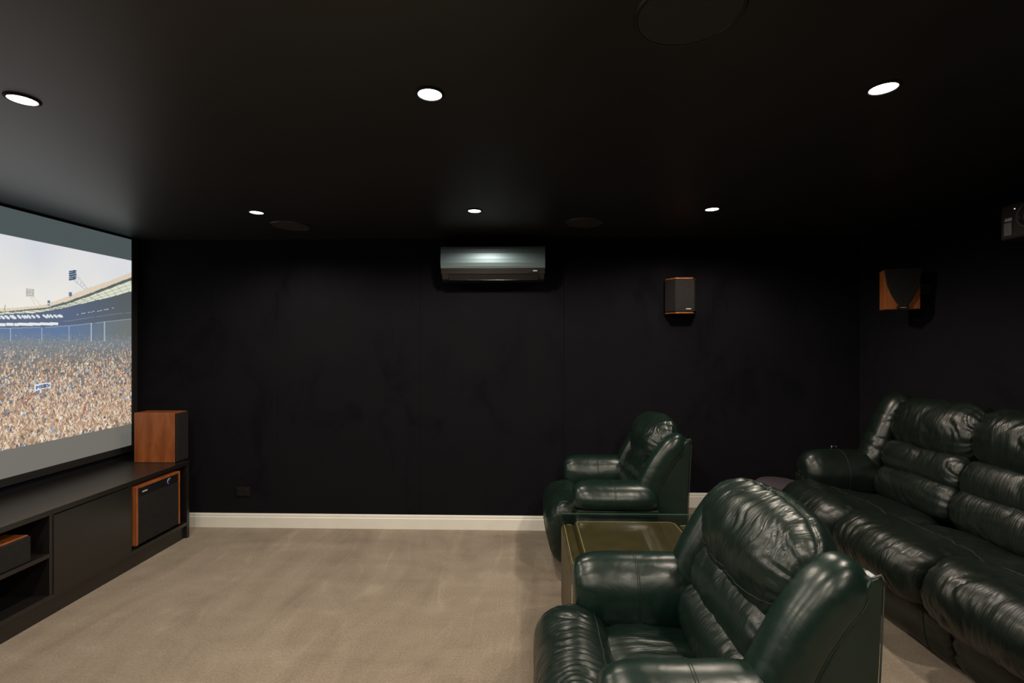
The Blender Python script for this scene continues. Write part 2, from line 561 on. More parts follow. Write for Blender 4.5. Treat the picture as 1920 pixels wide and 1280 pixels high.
T = .12
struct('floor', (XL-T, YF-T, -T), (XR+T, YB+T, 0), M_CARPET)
riser = tag(prism('floor_riser', [(RISER_X, 0), (XR, 0), (XR, RISER_Z), (RISER_X+.02, RISER_Z), (RISER_X+.006, RISER_Z-.006), (RISER_X, RISER_Z-.02)], 'y', YF, YB, M_CARPET), kind='structure')
struct('ceiling', (XL-T, YF-T, ZC), (XR+T, YB+T, ZC+T), M_CEIL)
struct('wall_left', (XL-T, YF-T, 0), (XL, YB+T, ZC), M_WALL)
struct('wall_right', (XR, YF-T, 0), (XR+T, YB+T, ZC), M_WALL)
struct('wall_front', (XL, YF-T, 0), (XR, YF, ZC), M_WALL)
wb = struct('wall_back', (XL, YB+.008, 0), (XR, YB+T, ZC), M_BLACKM)
pw = (XR-XL)/5
panel_mesh = None
for k in range(5):
    if panel_mesh is None:
        o = box('wall_panel', (.0012, 0, 0), (pw-.0012, .0085, ZC), M_WALL, wb, .002, 2); panel_mesh = o.data
    else:
        o = link(bpy.data.objects.new('wall_panel', panel_mesh), wb)
    o.location = (XL+k*pw, YB, 0)

def baseboard(name, axis, lo, hi, z0, at, sgn):
    h, t = .118, .016
    pr = [(0, 0), (t, 0), (t, .088), (t*.72, .092), (t*.72, .106), (t*.45, h), (0, h)]
    poly = [(at+sgn*p, z0+q) for p, q in pr]
    if axis == 'x':
        o = prism(name, poly, 'x', lo, hi, M_TRIM, None, .0015, 1)
    else:
        o = prism(name, poly, 'y', lo, hi, M_TRIM, None, .0015, 1)
    return tag(o, kind='structure')
baseboard('baseboard_back', 'x', XL, RISER_X, 0, YB, -1)
baseboard('baseboard_back_riser', 'x', RISER_X, XR, RISER_Z, YB, -1)
baseboard('baseboard_right', 'y', YF, YB-.02, RISER_Z, XR, -1)
baseboard('baseboard_left', 'y', YF, YB-.02, 0, XL, 1)

# ================================================================= projection screen with the stadium picture
def lin(c):
    c = np.asarray(c, float)/255.0
    return np.where(c <= .04045, c/12.92, ((c+.055)/1.055)**2.4)

SY0, SY1, SZ0, SZ1 = .88, 3.89, .70, 2.386     # canvas
PZ0, PZ1 = .872, 2.214                          # picture area
def paint_picture():
    rng = np.random.default_rng(5)
    ppm = 300
    W = int((SY1-SY0)*ppm); Hh = int((SZ1-SZ0)*ppm)
    img = np.zeros((Hh, W, 3))
    Yc = SY0+(np.arange(W)+.5)/ppm
    Zc = SZ0+(np.arange(Hh)+.5)/ppm
    YY, ZZ = np.meshgrid(Yc, Zc)
    def blur_noise(h, w, cell):
        g = rng.random((h//cell+3, w//cell+3))
        yi = np.arange(h)/cell; xi = np.arange(w)/cell
        y0 = yi.astype(int); x0 = xi.astype(int)
        fy = (yi-y0)[:, None]; fx = (xi-x0)[None, :]
        fy = fy*fy*(3-2*fy); fx = fx*fx*(3-2*fx)
        a = g[np.ix_(y0, x0)]; b_ = g[np.ix_(y0, x0+1)]; c_ = g[np.ix_(y0+1, x0)]; d_ = g[np.ix_(y0+1, x0+1)]
        return (a*(1-fx)+b_*fx)*(1-fy)+(c_*(1-fx)+d_*fx)*fy
    cl = .6*blur_noise(Hh, W, 110)+.3*blur_noise(Hh, W, 45)+.1*blur_noise(Hh, W, 16)
    up = np.clip((ZZ-1.75)/.46, 0, 1)
    sky = np.array((236, 234, 226.))[None, None]*(1-up[..., None])+np.array((222, 224, 229.))[None, None]*up[..., None]
    sky += (cl[..., None]-.5)*np.array((26, 16, 6.))
    img[:] = sky
    cy = lambda pts: np.interp(Yc, [SY0]+[p[0] for p in pts], [pts[0][1]+.12]+[p[1] for p in pts])
    top = cy([(2.3, 1.76), (2.896, 1.754), (3.029, 1.77), (3.171, 1.798), (3.33, 1.866), (3.506, 1.95), (3.701, 2.03), (3.89, 2.12)])
    cb = cy([(2.3, 1.74), (2.896, 1.734), (3.171, 1.776), (3.33, 1.832), (3.506, 1.906), (3.89, 2.078)])
    db = cy([(2.3, 1.733), (2.896, 1.727), (3.171, 1.765), (3.33, 1.813), (3.506, 1.886), (3.89, 2.052)])
    pb = cy([(2.3, 1.728), (2.896, 1.716), (3.097, 1.738), (3.249, 1.770), (3.416, 1.818), (3.701, 1.9), (3.89, 1.964)])
    rail = cy([(2.3, 1.62), (2.896, 1.63), (3.125, 1.642), (3.42, 1.67), (3.633, 1.702), (3.89, 1.734)])
    rail2 = cy([(2.3, 1.66), (2.896, 1.665), (3.346, 1.697), (3.519, 1.729), (3.681, 1.758), (3.89, 1.79)])
    def line(p, q, col, wd=1.0, al=1.0):
        n = int(max(abs(q[0]-p[0]), abs(q[1]-p[1]))*ppm*1.6)+2
        for t in np.linspace(0, 1, n):
            x = (p[0]+(q[0]-p[0])*t-SY0)*ppm; y = (p[1]+(q[1]-p[1])*t-SZ0)*ppm
            r = max(0, int(round(wd/2-.5)))
            xi, yi = int(x), int(y)
            if xi < r or yi < r: continue
            sl = img[max(0, yi-r):yi+r+1, max(0, xi-r):xi+r+1]
            sl[:] = sl*(1-al)+np.array(col)*al
    def rect(y0, y1, z0, z1, col):
        img[int((z0-SZ0)*ppm):int((z1-SZ0)*ppm)+1, int((y0-SY0)*ppm):int((y1-SY0)*ppm)+1] = col
    # floodlight towers
    line((3.385, 1.99), (3.47, 1.93), (150, 150, 150), 1, .8); line((3.395, 2.04), (3.49, 1.94), (150, 150, 150), 1, .8)
    for k in range(5):
        line((3.39+.02*k, 1.985-.012*k), (3.40+.02*k, 2.02-.018*k), (165, 160, 155), 1, .7)
    for k in range(5):
        line((3.347, 1.988+.0145*k), (3.398, 2.002+.0145*k), (52, 80, 112), 3, .95)
    for k in range(6):
        line((3.054+.009*k, 1.846), (3.054+.009*k, 1.892), (160, 160, 158), 1, .8)
        line((3.052, 1.846+.009*k), (3.101, 1.848+.009*k), (150, 150, 150), 1, .8)
    line((3.08, 1.846), (3.105, 1.795), (205, 190, 165), 1, .8); line((3.098, 1.846), (3.145, 1.79), (205, 190, 165), 1, .8)
    # stand: everything under the roof line, then the strips of the roof on top
    stand = ZZ < top[None]
    shade = np.stack([66+18*cl, 86+14*cl, 112+22*cl], -1)
    mix = np.clip((YY-3.35)/.45, 0, 1)[..., None]
    shade = shade*(1-mix)+np.array((84, 92, 98.))*mix
    img[stand] = shade[stand]
    lower = (ZZ < rail[None])
    low = np.array((82, 112, 152.))*(1-mix)+np.array((104, 112, 112.))*mix
    img[lower] = (low+np.zeros_like(img))[lower]
    pm = (ZZ < db[None]) & (ZZ >= pb[None])
    img[pm] = (222, 226, 206)
    for k, y in enumerate(np.arange(2.2, 4.0, .062)):         # glazing bars of the translucent roof edge
        ya = y+.0
        line((ya, float(np.interp(ya, Yc, db))), (ya+.06, float(np.interp(ya+.06, Yc, pb))), (120, 128, 118), 1, .85)
    for f_ in (.35, .7):
        for y in np.arange(3.2, 3.88, .004):
            z = float(np.interp(y, Yc, db)*(1-f_)+np.interp(y, Yc, pb)*f_)
            line((y, z), (y+.003, z), (150, 156, 140), 1, .6)
    dm = (ZZ < cb[None]) & (ZZ >= db[None]); img[dm] = (88, 100, 98)
    cm = (ZZ < top[None]) & (ZZ >= cb[None]); img[cm] = (222, 208, 186)
    img[cm] += (rng.random((int(cm.sum()), 1))-.5)*16
    # flags
    rect(3.345, 3.366, 1.875, 1.897, (70, 120, 170)); line((3.35, 1.86), (3.35, 1.897), (150, 90, 60), 1)
    rect(3.19, 3.207, 1.812, 1.828, (74, 104, 150)); rect(3.19, 3.205, 1.795, 1.803, (120, 140, 170)); line((2.92, 1.74), (2.925, 1.775), (120, 90, 60), 1)
    # lit windows at the back of the stand
    def windows(pts, n, L, drop, hgt, keep):
        for k in range(n):
            if rng.random() > keep: continue
            t = (k+.5*rng.random())/n
            y = pts[0][0]+(pts[1][0]-pts[0][0])*t; z = pts[0][1]+(pts[1][1]-pts[0][1])*t
            line((y, z), (y+L*(.6+.6*rng.random()), z-drop), (226, 232, 234), hgt, .95)
    windows([(1.2, 1.70), (2.896, 1.701)], 60, .02, .010, 3, .8)
    windows([(2.896, 1.706), (3.30, 1.735)], 17, .022, .012, 3, .9)
    windows([(3.383, 1.741), (3.79, 1.828)], 22, .010, .0, 2, .75)
    windows([(1.2, 1.65), (2.896, 1.655)], 90, .02, 0, 3, .8)
    windows([(2.896, 1.655), (3.26, 1.672)], 26, .012, 0, 4, .85)
    for y in np.arange(1.0, 3.885, .003):
        z = float(np.interp(y, Yc, rail)); line((y, z), (y+.003, z), (150, 172, 190), 1, .7)
        z = float(np.interp(y, Yc, rail2))
        if y > 3.3: line((y, z), (y+.003, z), (120, 140, 158), 1, .5)
    # crowd, far rows small and hazy, near rows large
    pal = np.array([(214,184,146),(196,158,120),(232,214,190),(170,134,104),(240,232,222),(142,118,98),(112,100,92),(206,132,86),(88,96,112),(150,164,178),(120,138,166),(224,196,152),(186,80,56),(104,88,78),(236,206,176)], float)
    zt = np.interp(Yc, [SY0, 2.9, 3.89], [1.60, 1.60, 1.64])
    base_m = ZZ < 1.555+.06*rng.random((Hh, W))**2
    grit = rng.random((Hh, W, 1))
    bc = np.array((112, 104, 96.))
    fm = np.clip((ZZ-1.34)/.2, 0, 1)[..., None]
    img[base_m] = ((bc*(1-fm)+np.array((112, 124, 136.))*fm)+(grit-.5)*(80-40*fm))[base_m]
    def dab(y, z, w, h, c, al):
        xi = int((y-SY0)*ppm); yi = int((z-SZ0)*ppm)
        w = max(1, int(w*ppm+rng.random())); h = max(1, int(h*ppm+rng.random()))
        if xi < 0 or yi < 0: return
        sl = img[yi:yi+h, xi:xi+w]
        sl[:] = sl*(1-al)+c*al
    skin = np.array([(212,176,144),(186,150,120),(230,204,178),(170,134,106),(238,222,202),(150,122,100)], float)
    shirt = np.array([(236,230,222),(244,244,244),(92,88,90),(96,140,190),(120,134,160),(66,70,84),(214,196,176),(104,118,140),(150,166,184),(186,150,118),(118,106,98),(206,142,100),(86,90,104),(228,214,196),(176,92,66),(142,150,140),(220,180,120)], float)
    hair = np.array([(86,74,66),(108,90,76),(130,108,86),(74,70,74),(150,124,96)], float)
    u = np.sort(rng.random(10500)**.66)
    for d in u:                                    # 0 far .. 1 near, far rows first
        y = SY0+rng.random()*(SY1-SY0)
        z0 = float(np.interp(y, Yc, zt)); z = z0-(z0-PZ0)*d
        S = .006+.036*d**1.2
        far = max(0.0, 1-d/.34)
        hz = np.array((110, 124, 138.)) if y < 3.4 else np.array((122, 122, 116.))
        def tone(p):
            c = p[int(rng.random()*len(p))]*(.86+.24*rng.random())
            return np.clip(c*(1-.6*far)+hz*.6*far, 20, 250)
        dab(y-S*.35, z-S*.9, S*.75, S*.9, tone(shirt), .85)
        dab(y-S*.2, z, S*.4, S*.45, tone(hair) if rng.random() < .6 else tone(skin), .9)
        if d > .12:
            for sd in (-1, 1):
                if rng.random() < .55:
                    sk = tone(skin)
                    a1 = PI/2+sd*(.2+.6*rng.random()); L = S*(.7+.7*rng.random())
                    p0 = (y+sd*S*.3, z-S*.1); p1 = (p0[0]+L*math.cos(a1), p0[1]+L*math.sin(a1))
                    line(p0, p1, sk, 1, .9)
                    if d > .6: line((p0[0]+.0033, p0[1]), (p1[0]+.0033, p1[1]), sk, 1, .5)
    for _ in range(26):
        y = 1+rng.random()*2.85; d = .2+.75*rng.random(); z = 1.55-(1.55-PZ0)*d
        c = [(64, 88, 130), (110, 160, 200), (206, 70, 52), (222, 132, 60), (70, 76, 104)][int(rng.random()*5)]
        rect(y, y+.006+.02*d*rng.random(), z, z+.008+.02*d*rng.random(), c)
    for y in (2.6, 2.78, 2.955, 3.153, 3.346, 3.519, 3.633):   # pillars of the stand
        z1 = float(np.interp(y, Yc, rail)); line((y, 1.55), (y, z1), (186, 202, 214), 1, .85)
        if y > 3.4: line((y+.004, 1.55), (y+.004, z1), (210, 216, 218), 1, .8)
    # white banner with dark capitals, held above the crowd
    for k, y in enumerate(np.arange(3.105, 3.213, .0033)):
        dz = .012*math.sin((y-3.105)*22)
        rect(y, y+.0034, 1.222+dz, 1.264+dz*.4, (216, 230, 244))
    font = {'P': ('110', '101', '110', '100', '100'), 'O': ('010', '101', '101', '101', '010'), 'W': ('10101', '10101', '10101', '11111', '01010'), 'E': ('111', '100', '110', '100', '111'), 'N': ('1001', '1101', '1011', '1001', '1001')}
    yy = 3.114
    for ch in 'POWEN':
        g = font[ch]; cw = .0185/len(g[0])
        for r_, row in enumerate(g):
            for q_, b_ in enumerate(row):
                if b_ == '1':
                    y = yy+q_*cw; z = 1.250-r_*.0048+.008*math.sin((y-3.105)*22)
                    rect(y, y+cw*.8, z, z+.0036, (58, 76, 112))
        yy += .0195
    # light black-level of the projector above and below the picture
    img[ZZ > PZ1] = (76, 87, 88)
    img[ZZ < PZ0] = (98, 97, 92)
    return img, ppm

def build_screen():
    t = thing('projector_screen', (XL, (SY0+SY1)/2, SZ0), 'large projection screen showing a packed football stadium', 'screen')
    img, ppm = paint_picture()
    ys = np.concatenate([np.arange(SY0, 2.70, .009), np.arange(2.70, SY1, .0034), [SY1]])
    zs = np.concatenate([np.arange(SZ0, SZ1, .0036), [SZ1]])
    ny, nz = len(ys), len(zs)
    YY, ZZ = np.meshgrid(ys, zs)
    yi = np.clip(((YY-SY0)*ppm).astype(int), 0, img.shape[1]-1); zi = np.clip(((ZZ-SZ0)*ppm).astype(int), 0, img.shape[0]-1)
    col = lin(np.clip(img[zi, yi], 0, 255)).reshape(-1, 3)
    oy = t.location.y; oz = t.location.z
    V = np.stack([np.full(ny*nz, .02), YY.ravel()-oy, ZZ.ravel()-oz], 1)
    a = (np.arange(nz-1)[:, None]*ny+np.arange(ny-1)[None]).ravel()
    F = np.stack([a, a+1, a+ny+1, a+ny], 1)
    o = mesh_obj('screen_canvas', V.tolist(), F.tolist(), M_SCREEN, t)
    at = o.data.attributes.new('picture', 'FLOAT_COLOR', 'POINT')
    at.data.foreach_set('color', np.concatenate([col, np.ones((len(col), 1))], 1).astype(np.float32).ravel())
    o['label'] = 'projected picture of a stadium crowd under a cloudy sky'
    w = .05
    for nm, a_, b_ in (('frame_bar', (0, SY0-w, SZ0-w), (.03, SY0, SZ1+.01)), ('frame_bar', (0, SY1, SZ0-w), (.03, SY1+w, SZ1+.01)),
                       ('frame_bar', (0, SY0, SZ0-w), (.03, SY1, SZ0)), ('frame_bar', (0, SY0, SZ1), (.03, SY1, SZ1+.01)), ('back_board', (.001, SY0, SZ0), (.016, SY1, SZ1))):
        box(nm, (a_[0], a_[1]-oy, a_[2]-oz), (b_[0], b_[1]-oy, b_[2]-oz), M_BLACKM, t, .002 if nm == 'frame_bar' else 0)
build_screen()

# ================================================================= media cabinet
CX0, CX1 = XL+.05, -2.66          # back, front
CY0, CY1 = .55, 3.77
CZ = .605
def build_cabinet():
    t = thing('media_cabinet', (CX0, CY0, 0), 'long low black media cabinet under the projection screen', 'cabinet')
    L = CY1-CY0; Dp = CX1-CX0; th = .028
    B = lambda n, a, b, bv=.0015: box(n, a, b, M_CAB, t, bv)
    B('top_panel', (0, 0, CZ-.03), (Dp, L, CZ))
    B('side_panel', (0, L-th, 0), (Dp, L, CZ-.03)); B('side_panel', (0, 0, 0), (Dp, th, CZ-.03))
    B('bottom_panel', (0, th, .10), (Dp-.002, L-th, .128))
    B('plinth', (.05, th, 0), (Dp-.022, L-th, .10))
    B('back_panel', (0, th, .128), (.015, L-th, CZ-.03))
    div = [3.20, 2.655, 1.665, 1.12]     # dividers between the bays
    for y in div:
        B('divider', (.015, y-CY0-.012, .128), (Dp-.004, y-CY0+.012, CZ-.03))
    B('shelf', (.015, 1.677-CY0, .337), (Dp-.03+.026, 2.643-CY0, .362))
    for y0, y1 in ((2.655, 3.20), (1.12, 1.665)):
        B('door', (Dp-.018, y0-CY0+.008, .118), (Dp+.002, y1-CY0-.012, CZ-.036), .002)
build_cabinet()

def build_sub():
    # subwoofer in the end bay: cherry box, black cloth front in a wooden frame
    y0, y1, z0, z1 = 3.232, 3.652, .152, .556
    x1, x0 = CX1+.012, CX1-.40
    t = thing('subwoofer', (x0, y0, .128), 'cherry wood subwoofer with black cloth front in end bay of cabinet', 'speaker')
    W, H_, Dd = y1-y0, z1-z0, x1-x0
    zb = z0-.128
    bm = bmesh.new(); add_box(bm, (0, 0, zb), (Dd-.012, W, zb+H_), .004)
    bm_obj('cabinet_box', bm, M_WOOD, t)
    fw = .016
    for a, b in (((Dd-.012, 0, zb), (Dd, fw, zb+H_)), ((Dd-.012, W-fw, zb), (Dd, W, zb+H_)), ((Dd-.012, fw, zb+H_-fw), (Dd, W-fw, zb+H_))):
        box('front_frame', a, b, M_WOOD, t, .003)
    box('grille', (Dd-.014, fw+.001, zb+.002), (Dd-.002, W-fw-.001, zb+H_-fw-.062), M_GRILLE, t, .003)
    box('control_panel', (Dd-.014, fw+.001, zb+H_-fw-.060), (Dd-.004, W-fw-.001, zb+H_-fw-.001), M_BLACKP, t, .001)
    kn = lathe('knob', [(0, .012), (.017, .012), (.019, .009), (.019, 0)], M_BLACKP, t, 32, 'x', (Dd-.005, W*.74, zb+H_-fw-.031))
    ring = lathe('led_ring', [(.015, 0), (.015, .0018), (.0205, .0018), (.0205, 0)], M_BLUE, kn, 40, 'x', (Dd-.004, W*.74, zb+H_-fw-.031))
    box('maker_badge', (Dd-.004, .055, zb+H_-fw-.036), (Dd-.003, .100, zb+H_-fw-.027), M_GREYTXT, t)
    for yy in (.05, W-.05):
        for xx in (.05, Dd-.06):
            lathe('foot', [(.018, zb+.002), (.020, 0), (0, 0)], M_BLACKP, t, 16, 'z', (xx, yy, 0))
build_sub()

def build_centre():
    # centre speaker on the shelf of the open bay
    y0, y1 = 2.03, 2.548
    z0, z1 = .362, .505
    x1, x0 = CX1-.006, CX1-.30
    t = thing('centre_speaker', (x0, y0, z0), 'wide dark speaker with wooden top on the open cabinet shelf', 'speaker')
    W, H_, Dd = y1-y0, z1-z0, x1-x0
    box('speaker_box', (0, 0, 0), (Dd-.02, W, H_), M_WOOD, t, .003)
    box('grille', (Dd-.02, .003, .003), (Dd, W-.003, H_-.003), M_GRILLE, t, .006, 3)
build_centre()

def build_bookshelf():
    y0, y1 = 3.70, 3.838
    x0, x1 = -3.052, -2.728
    H_ = .388
    t = thing('bookshelf_speaker', (x0, y0, CZ), 'tall cherry wood bookshelf speaker on the cabinet end beside the screen', 'speaker')
    W, Dd = y1-y0, x1-x0
    box('speaker_box', (0, 0, 0), (Dd-.002, W, H_), M_WOOD, t, .004, 3)
    box('grille', (Dd-.002, .004, .004), (Dd+.016, W-.004, H_-.004), M_GRILLE, t, .006, 3)
build_bookshelf()

# ================================================================= things on the walls and ceiling
def build_aircon():
    x0, x1 = -.658, .160
    z0, z1 = 2.022, 2.296
    Wd = x1-x0
    t = thing('air_conditioner', (x0, YB, z0), 'silver fronted split system air conditioner high on the black wall', 'air conditioner')
    H_ = z1-z0
    # profile in (y,z), y negative into the room
    body = [(0, 0.012), (-.12, 0.0), (-.165, .02), (-.195, .062), (-.205, .10), (-.205, H_-.02), (-.19, H_), (0, H_)]
    prism('body', body, 'x', 0.004, Wd-.004, M_GREYP, t, .006, 3)
    pan = [(-.196, .098), (-.203, .099), (-.211, .116), (-.2165, .143), (-.2185, .175), (-.2165, .215), (-.210, H_-.022), (-.202, H_-.004), (-.196, H_-.002), (-.194, H_-.012), (-.200, .16)]
    p = prism('front_panel', pan, 'x', 0, Wd, M_SILVER, t, .002, 2); p['label'] = 'curved silver front panel'
    low = [(-.1965, .058), (-.2058, .096), (-.201, .096), (-.187, .058)]
    prism('lower_panel', low, 'x', .002, Wd-.002, M_GREYP, t, .001, 1)
    lou = [(-.128, .004), (-.166, .018), (-.193, .052), (-.199, .054), (-.172, .012), (-.130, -.004)]
    prism('louvre', lou, 'x', .06, Wd-.05, M_BLACKP, t, .001, 1)
    box('chrome_strip', (.06, -.1735, .0125), (Wd-.05, -.1705, .0155), M_CHROME, t)
    box('display_window', (Wd-.13, -.2075, .070), (Wd-.05, -.2040, .090), M_BLACKP, t)
    box('maker_badge', (Wd-.095, -.2085, .0745), (Wd-.062, -.207, .0845), M_GREYTXT, t)
    box('wall_plate', (.05, -.0105, .03), (Wd-.05, -.0, H_-.03), M_BLACKM, t)
build_aircon()

def build_surround():
    # two-way surround speaker on the far wall: cloth front with angled sides between wooden end plates
    xc, z0, z1 = 1.262, 1.772, 2.056
    t = thing('surround_speaker', (xc, YB, z0), 'grey cloth surround speaker with angled sides on the far black wall', 'speaker')
    H_ = z1-z0
    def trap(w_b, w_f, d, e=0.0):
        return [(-w_b-e, 0), (w_b+e, 0), (w_b+e, -.03), (w_f+e*.7, -d-e), (-w_f-e*.7, -d-e), (-w_b-e, -.03)]
    prism('speaker_box', trap(.118, .066, .124), 'z', .014, H_-.014, M_BLACKM, t)
    prism('end_plate', trap(.120, .068, .127), 'z', H_-.012, H_, M_WOOD, t, .002)
    prism('end_plate', trap(.120, .068, .127), 'z', 0, .012, M_WOOD, t, .002)
    prism('cloth_cover', [(-.127, -.028), (.127, -.028), (.074, -.136), (-.074, -.136)], 'z', .016, H_-.018, M_GRILLE, t, .004)
    box('maker_badge', (.008, -.1372, .032), (.048, -.1355, .039), M_GREYTXT, t)
build_surround()

def build_rear_speaker():
    a = math.atan2(-.36, .93)          # turned towards the seats
    t = thing('rear_speaker', (2.535, 3.34, 1.765), 'small cherry speaker with shield shaped black grille in the sofa corner', 'speaker')
    t.rotation_euler = (0, 0, a)
    W, Dd, H_ = .192, .115, .268
    box('speaker_box', (-W/2, -Dd/2, 0), (W/2, Dd/2, H_), M_WOOD, t, .003)
    # shield: full width at the top, curving in to a narrow foot
    L = []
    for k in range(15):
        s = k/14
        L.append((-(W/2+.002)*(1-.80*s**2.1), H_*(1-.93*s)))
    poly = L+[(-p[0], p[1]) for p in L[::-1]]
    prism('grille', poly, 'y', -Dd/2-.018, -Dd/2+.001, M_GRILLE, t, .003)
    box('grille_foot', (-.034, -Dd/2-.014, .004), (.034, -Dd/2, .022), M_GREYP, t, .002)
    box('maker_badge', (-.014, -Dd/2-.0152, .009), (.014, -Dd/2-.0138, .0125), M_GREYTXT, t)
    bm = bmesh.new()
    add_box(bm, (.04, .0, .10), (.176, .045, .17), .003)
    bm_obj('wall_bracket', bm, M_BLACKP, t)
build_rear_speaker()

def build_outlet():
    t = thing('power_outlet', (-2.348, YB, .300), 'black double power outlet low on the far wall near the cabinet', 'power outlet')
    box('face_plate', (-.059, -.009, -.036), (.059, 0, .036), M_BLACKP, t, .003)
    for s in (-1, 1):
        box('rocker_switch', (s*.028-.008, -.0125, .012), (s*.028+.008, -.008, .026), M_GREYP, t, .0015)
        for p, r in ((-.008, .5), (.008, -.5)):
            o = box('pin_slot', (-.0015, -.0004, -.005), (.0015, .0006, .005), M_BLACKM, t)
            o.location = (s*.028+p, -.009, -.010); o.rotation_euler = (0, r, 0)
        box('pin_slot', (s*.028-.0015, -.0094, -.028), (s*.028+.0015, -.0084, -.018), M_BLACKM, t)
build_outlet()

def downlight(x, y, label):
    t = thing('downlight', (x, y, ZC), label, 'downlight', 'recessed ceiling downlights')
    lathe('trim_ring', [(.0405, -.001), (.0405, -.0055), (.0425, -.007), (.049, -.004), (.0505, 0)], M_BLACKM, t, 48)
    lathe('diffuser', [(0, -.0035), (.0405, -.0035)], M_LAMP, t, 48)
    li = bpy.data.lights.new('lamp', 'SPOT')
    li.energy = LAMP_POWER; li.color = LAMP_COLOR
    li.spot_size = math.radians(168); li.spot_blend = .5; li.shadow_soft_size = .04
    o = bpy.data.objects.new('lamp', li); link(o, t); o.location = (0, 0, -.05)
LX = (-1.76, -.325, 1.20)
names = {1.65: ('near row, closest to the screen', 'near row, in the middle', 'near row, closest to the projector'),
         3.13: ('row by the far wall, closest to the screen', 'row by the far wall, above the air conditioner', 'row by the far wall, above the recliner'),
         .17: ('row over the viewer, closest to the screen', 'row over the viewer, in the middle', 'row over the viewer, closest to the sofa'),
         -1.31: ('rearmost row, closest to the screen', 'rearmost row, in the middle', 'rearmost row, closest to the sofa')}
for y, nm in names.items():
    for x, s in zip(LX, nm):
        downlight(x, y, 'round recessed ceiling downlight in the '+s)

def ceiling_speaker(x, y, label, r=.140):
    t = thing('ceiling_speaker', (x, y, ZC), label, 'ceiling speaker', 'round ceiling speakers')
    lathe('rim', [(r-.012, -.001), (r-.010, -.006), (r-.004, -.007), (r, -.004), (r+.001, 0)], M_GREYP, t, 64)
    lathe('grille', [(0, -.0065), (r*.6, -.006), (r-.011, -.0045)], M_METALGRILLE, t, 64)
ceiling_speaker(-1.718, 3.509, 'round black ceiling speaker beside the far downlight nearest the screen')
ceiling_speaker(.428, 3.47, 'round black ceiling speaker right of the air conditioner')
ceiling_speaker(.425, 1.262, 'round black ceiling speaker cut off by the top of the picture')

def build_projector():
    x0, yc, z0 = 2.205, 2.115, 2.015
    t = thing('projector', (x0+.2, yc, z0), 'black ceiling mounted projector with a glass lens above the sofa', 'projector')
    Wd, Dd, H_ = .40, .36, .16
    poly = [(-.2, -Wd/2+.03), (-.185, -Wd/2), (.16, -Wd/2), (.16, Wd/2), (-.185, Wd/2), (-.2, Wd/2-.03)]
    prism('housing', poly, 'z', .0, H_, M_BLACKM, t, .012, 3)
    ly, lz = .065, .088
    lathe('lens_ring', [(.060, .005), (.060, -.012), (.056, -.016), (.048, -.014), (.045, .0), (.040, .006)], M_GREYP, t, 48, 'x', (-.2, ly-.02, lz))
    lathe('lens', [(0, -.012), (.02, -.0105), (.034, -.005), (.043, .004)], M_LENS, t, 48, 'x', (-.2, ly-.02, lz))
    for k in range(6):
        box('vent_slat', (-.203, .135+.006*k-.003, .018), (-.198, .135+.006*k, .075), M_GREYP, t)
    lathe('status_light', [(0, -.001), (.0022, -.0005), (.0026, .001)], M_LED, t, 12, 'x', (-.201, .12, .132))
    box('remote_window', (-.2025, .128, .08), (-.199, .165, .098), M_GREYP, t, .002)
    lathe('mount_pole', [(.018, H_+.01), (.018, ZC-z0-.012)], M_BLACKP, t, 24)
    lathe('ceiling_plate', [(.06, ZC-z0), (.06, ZC-z0-.008), (.018, ZC-z0-.014)], M_BLACKP, t, 32)
    box('mount_plate', (-.08, -.08, H_-.001), (.08, .08, H_+.012), M_BLACKP, t, .003)
M_LENS = simple('lens_glass', (.06, .075, .11), .06, spec=1.0)
build_projector()

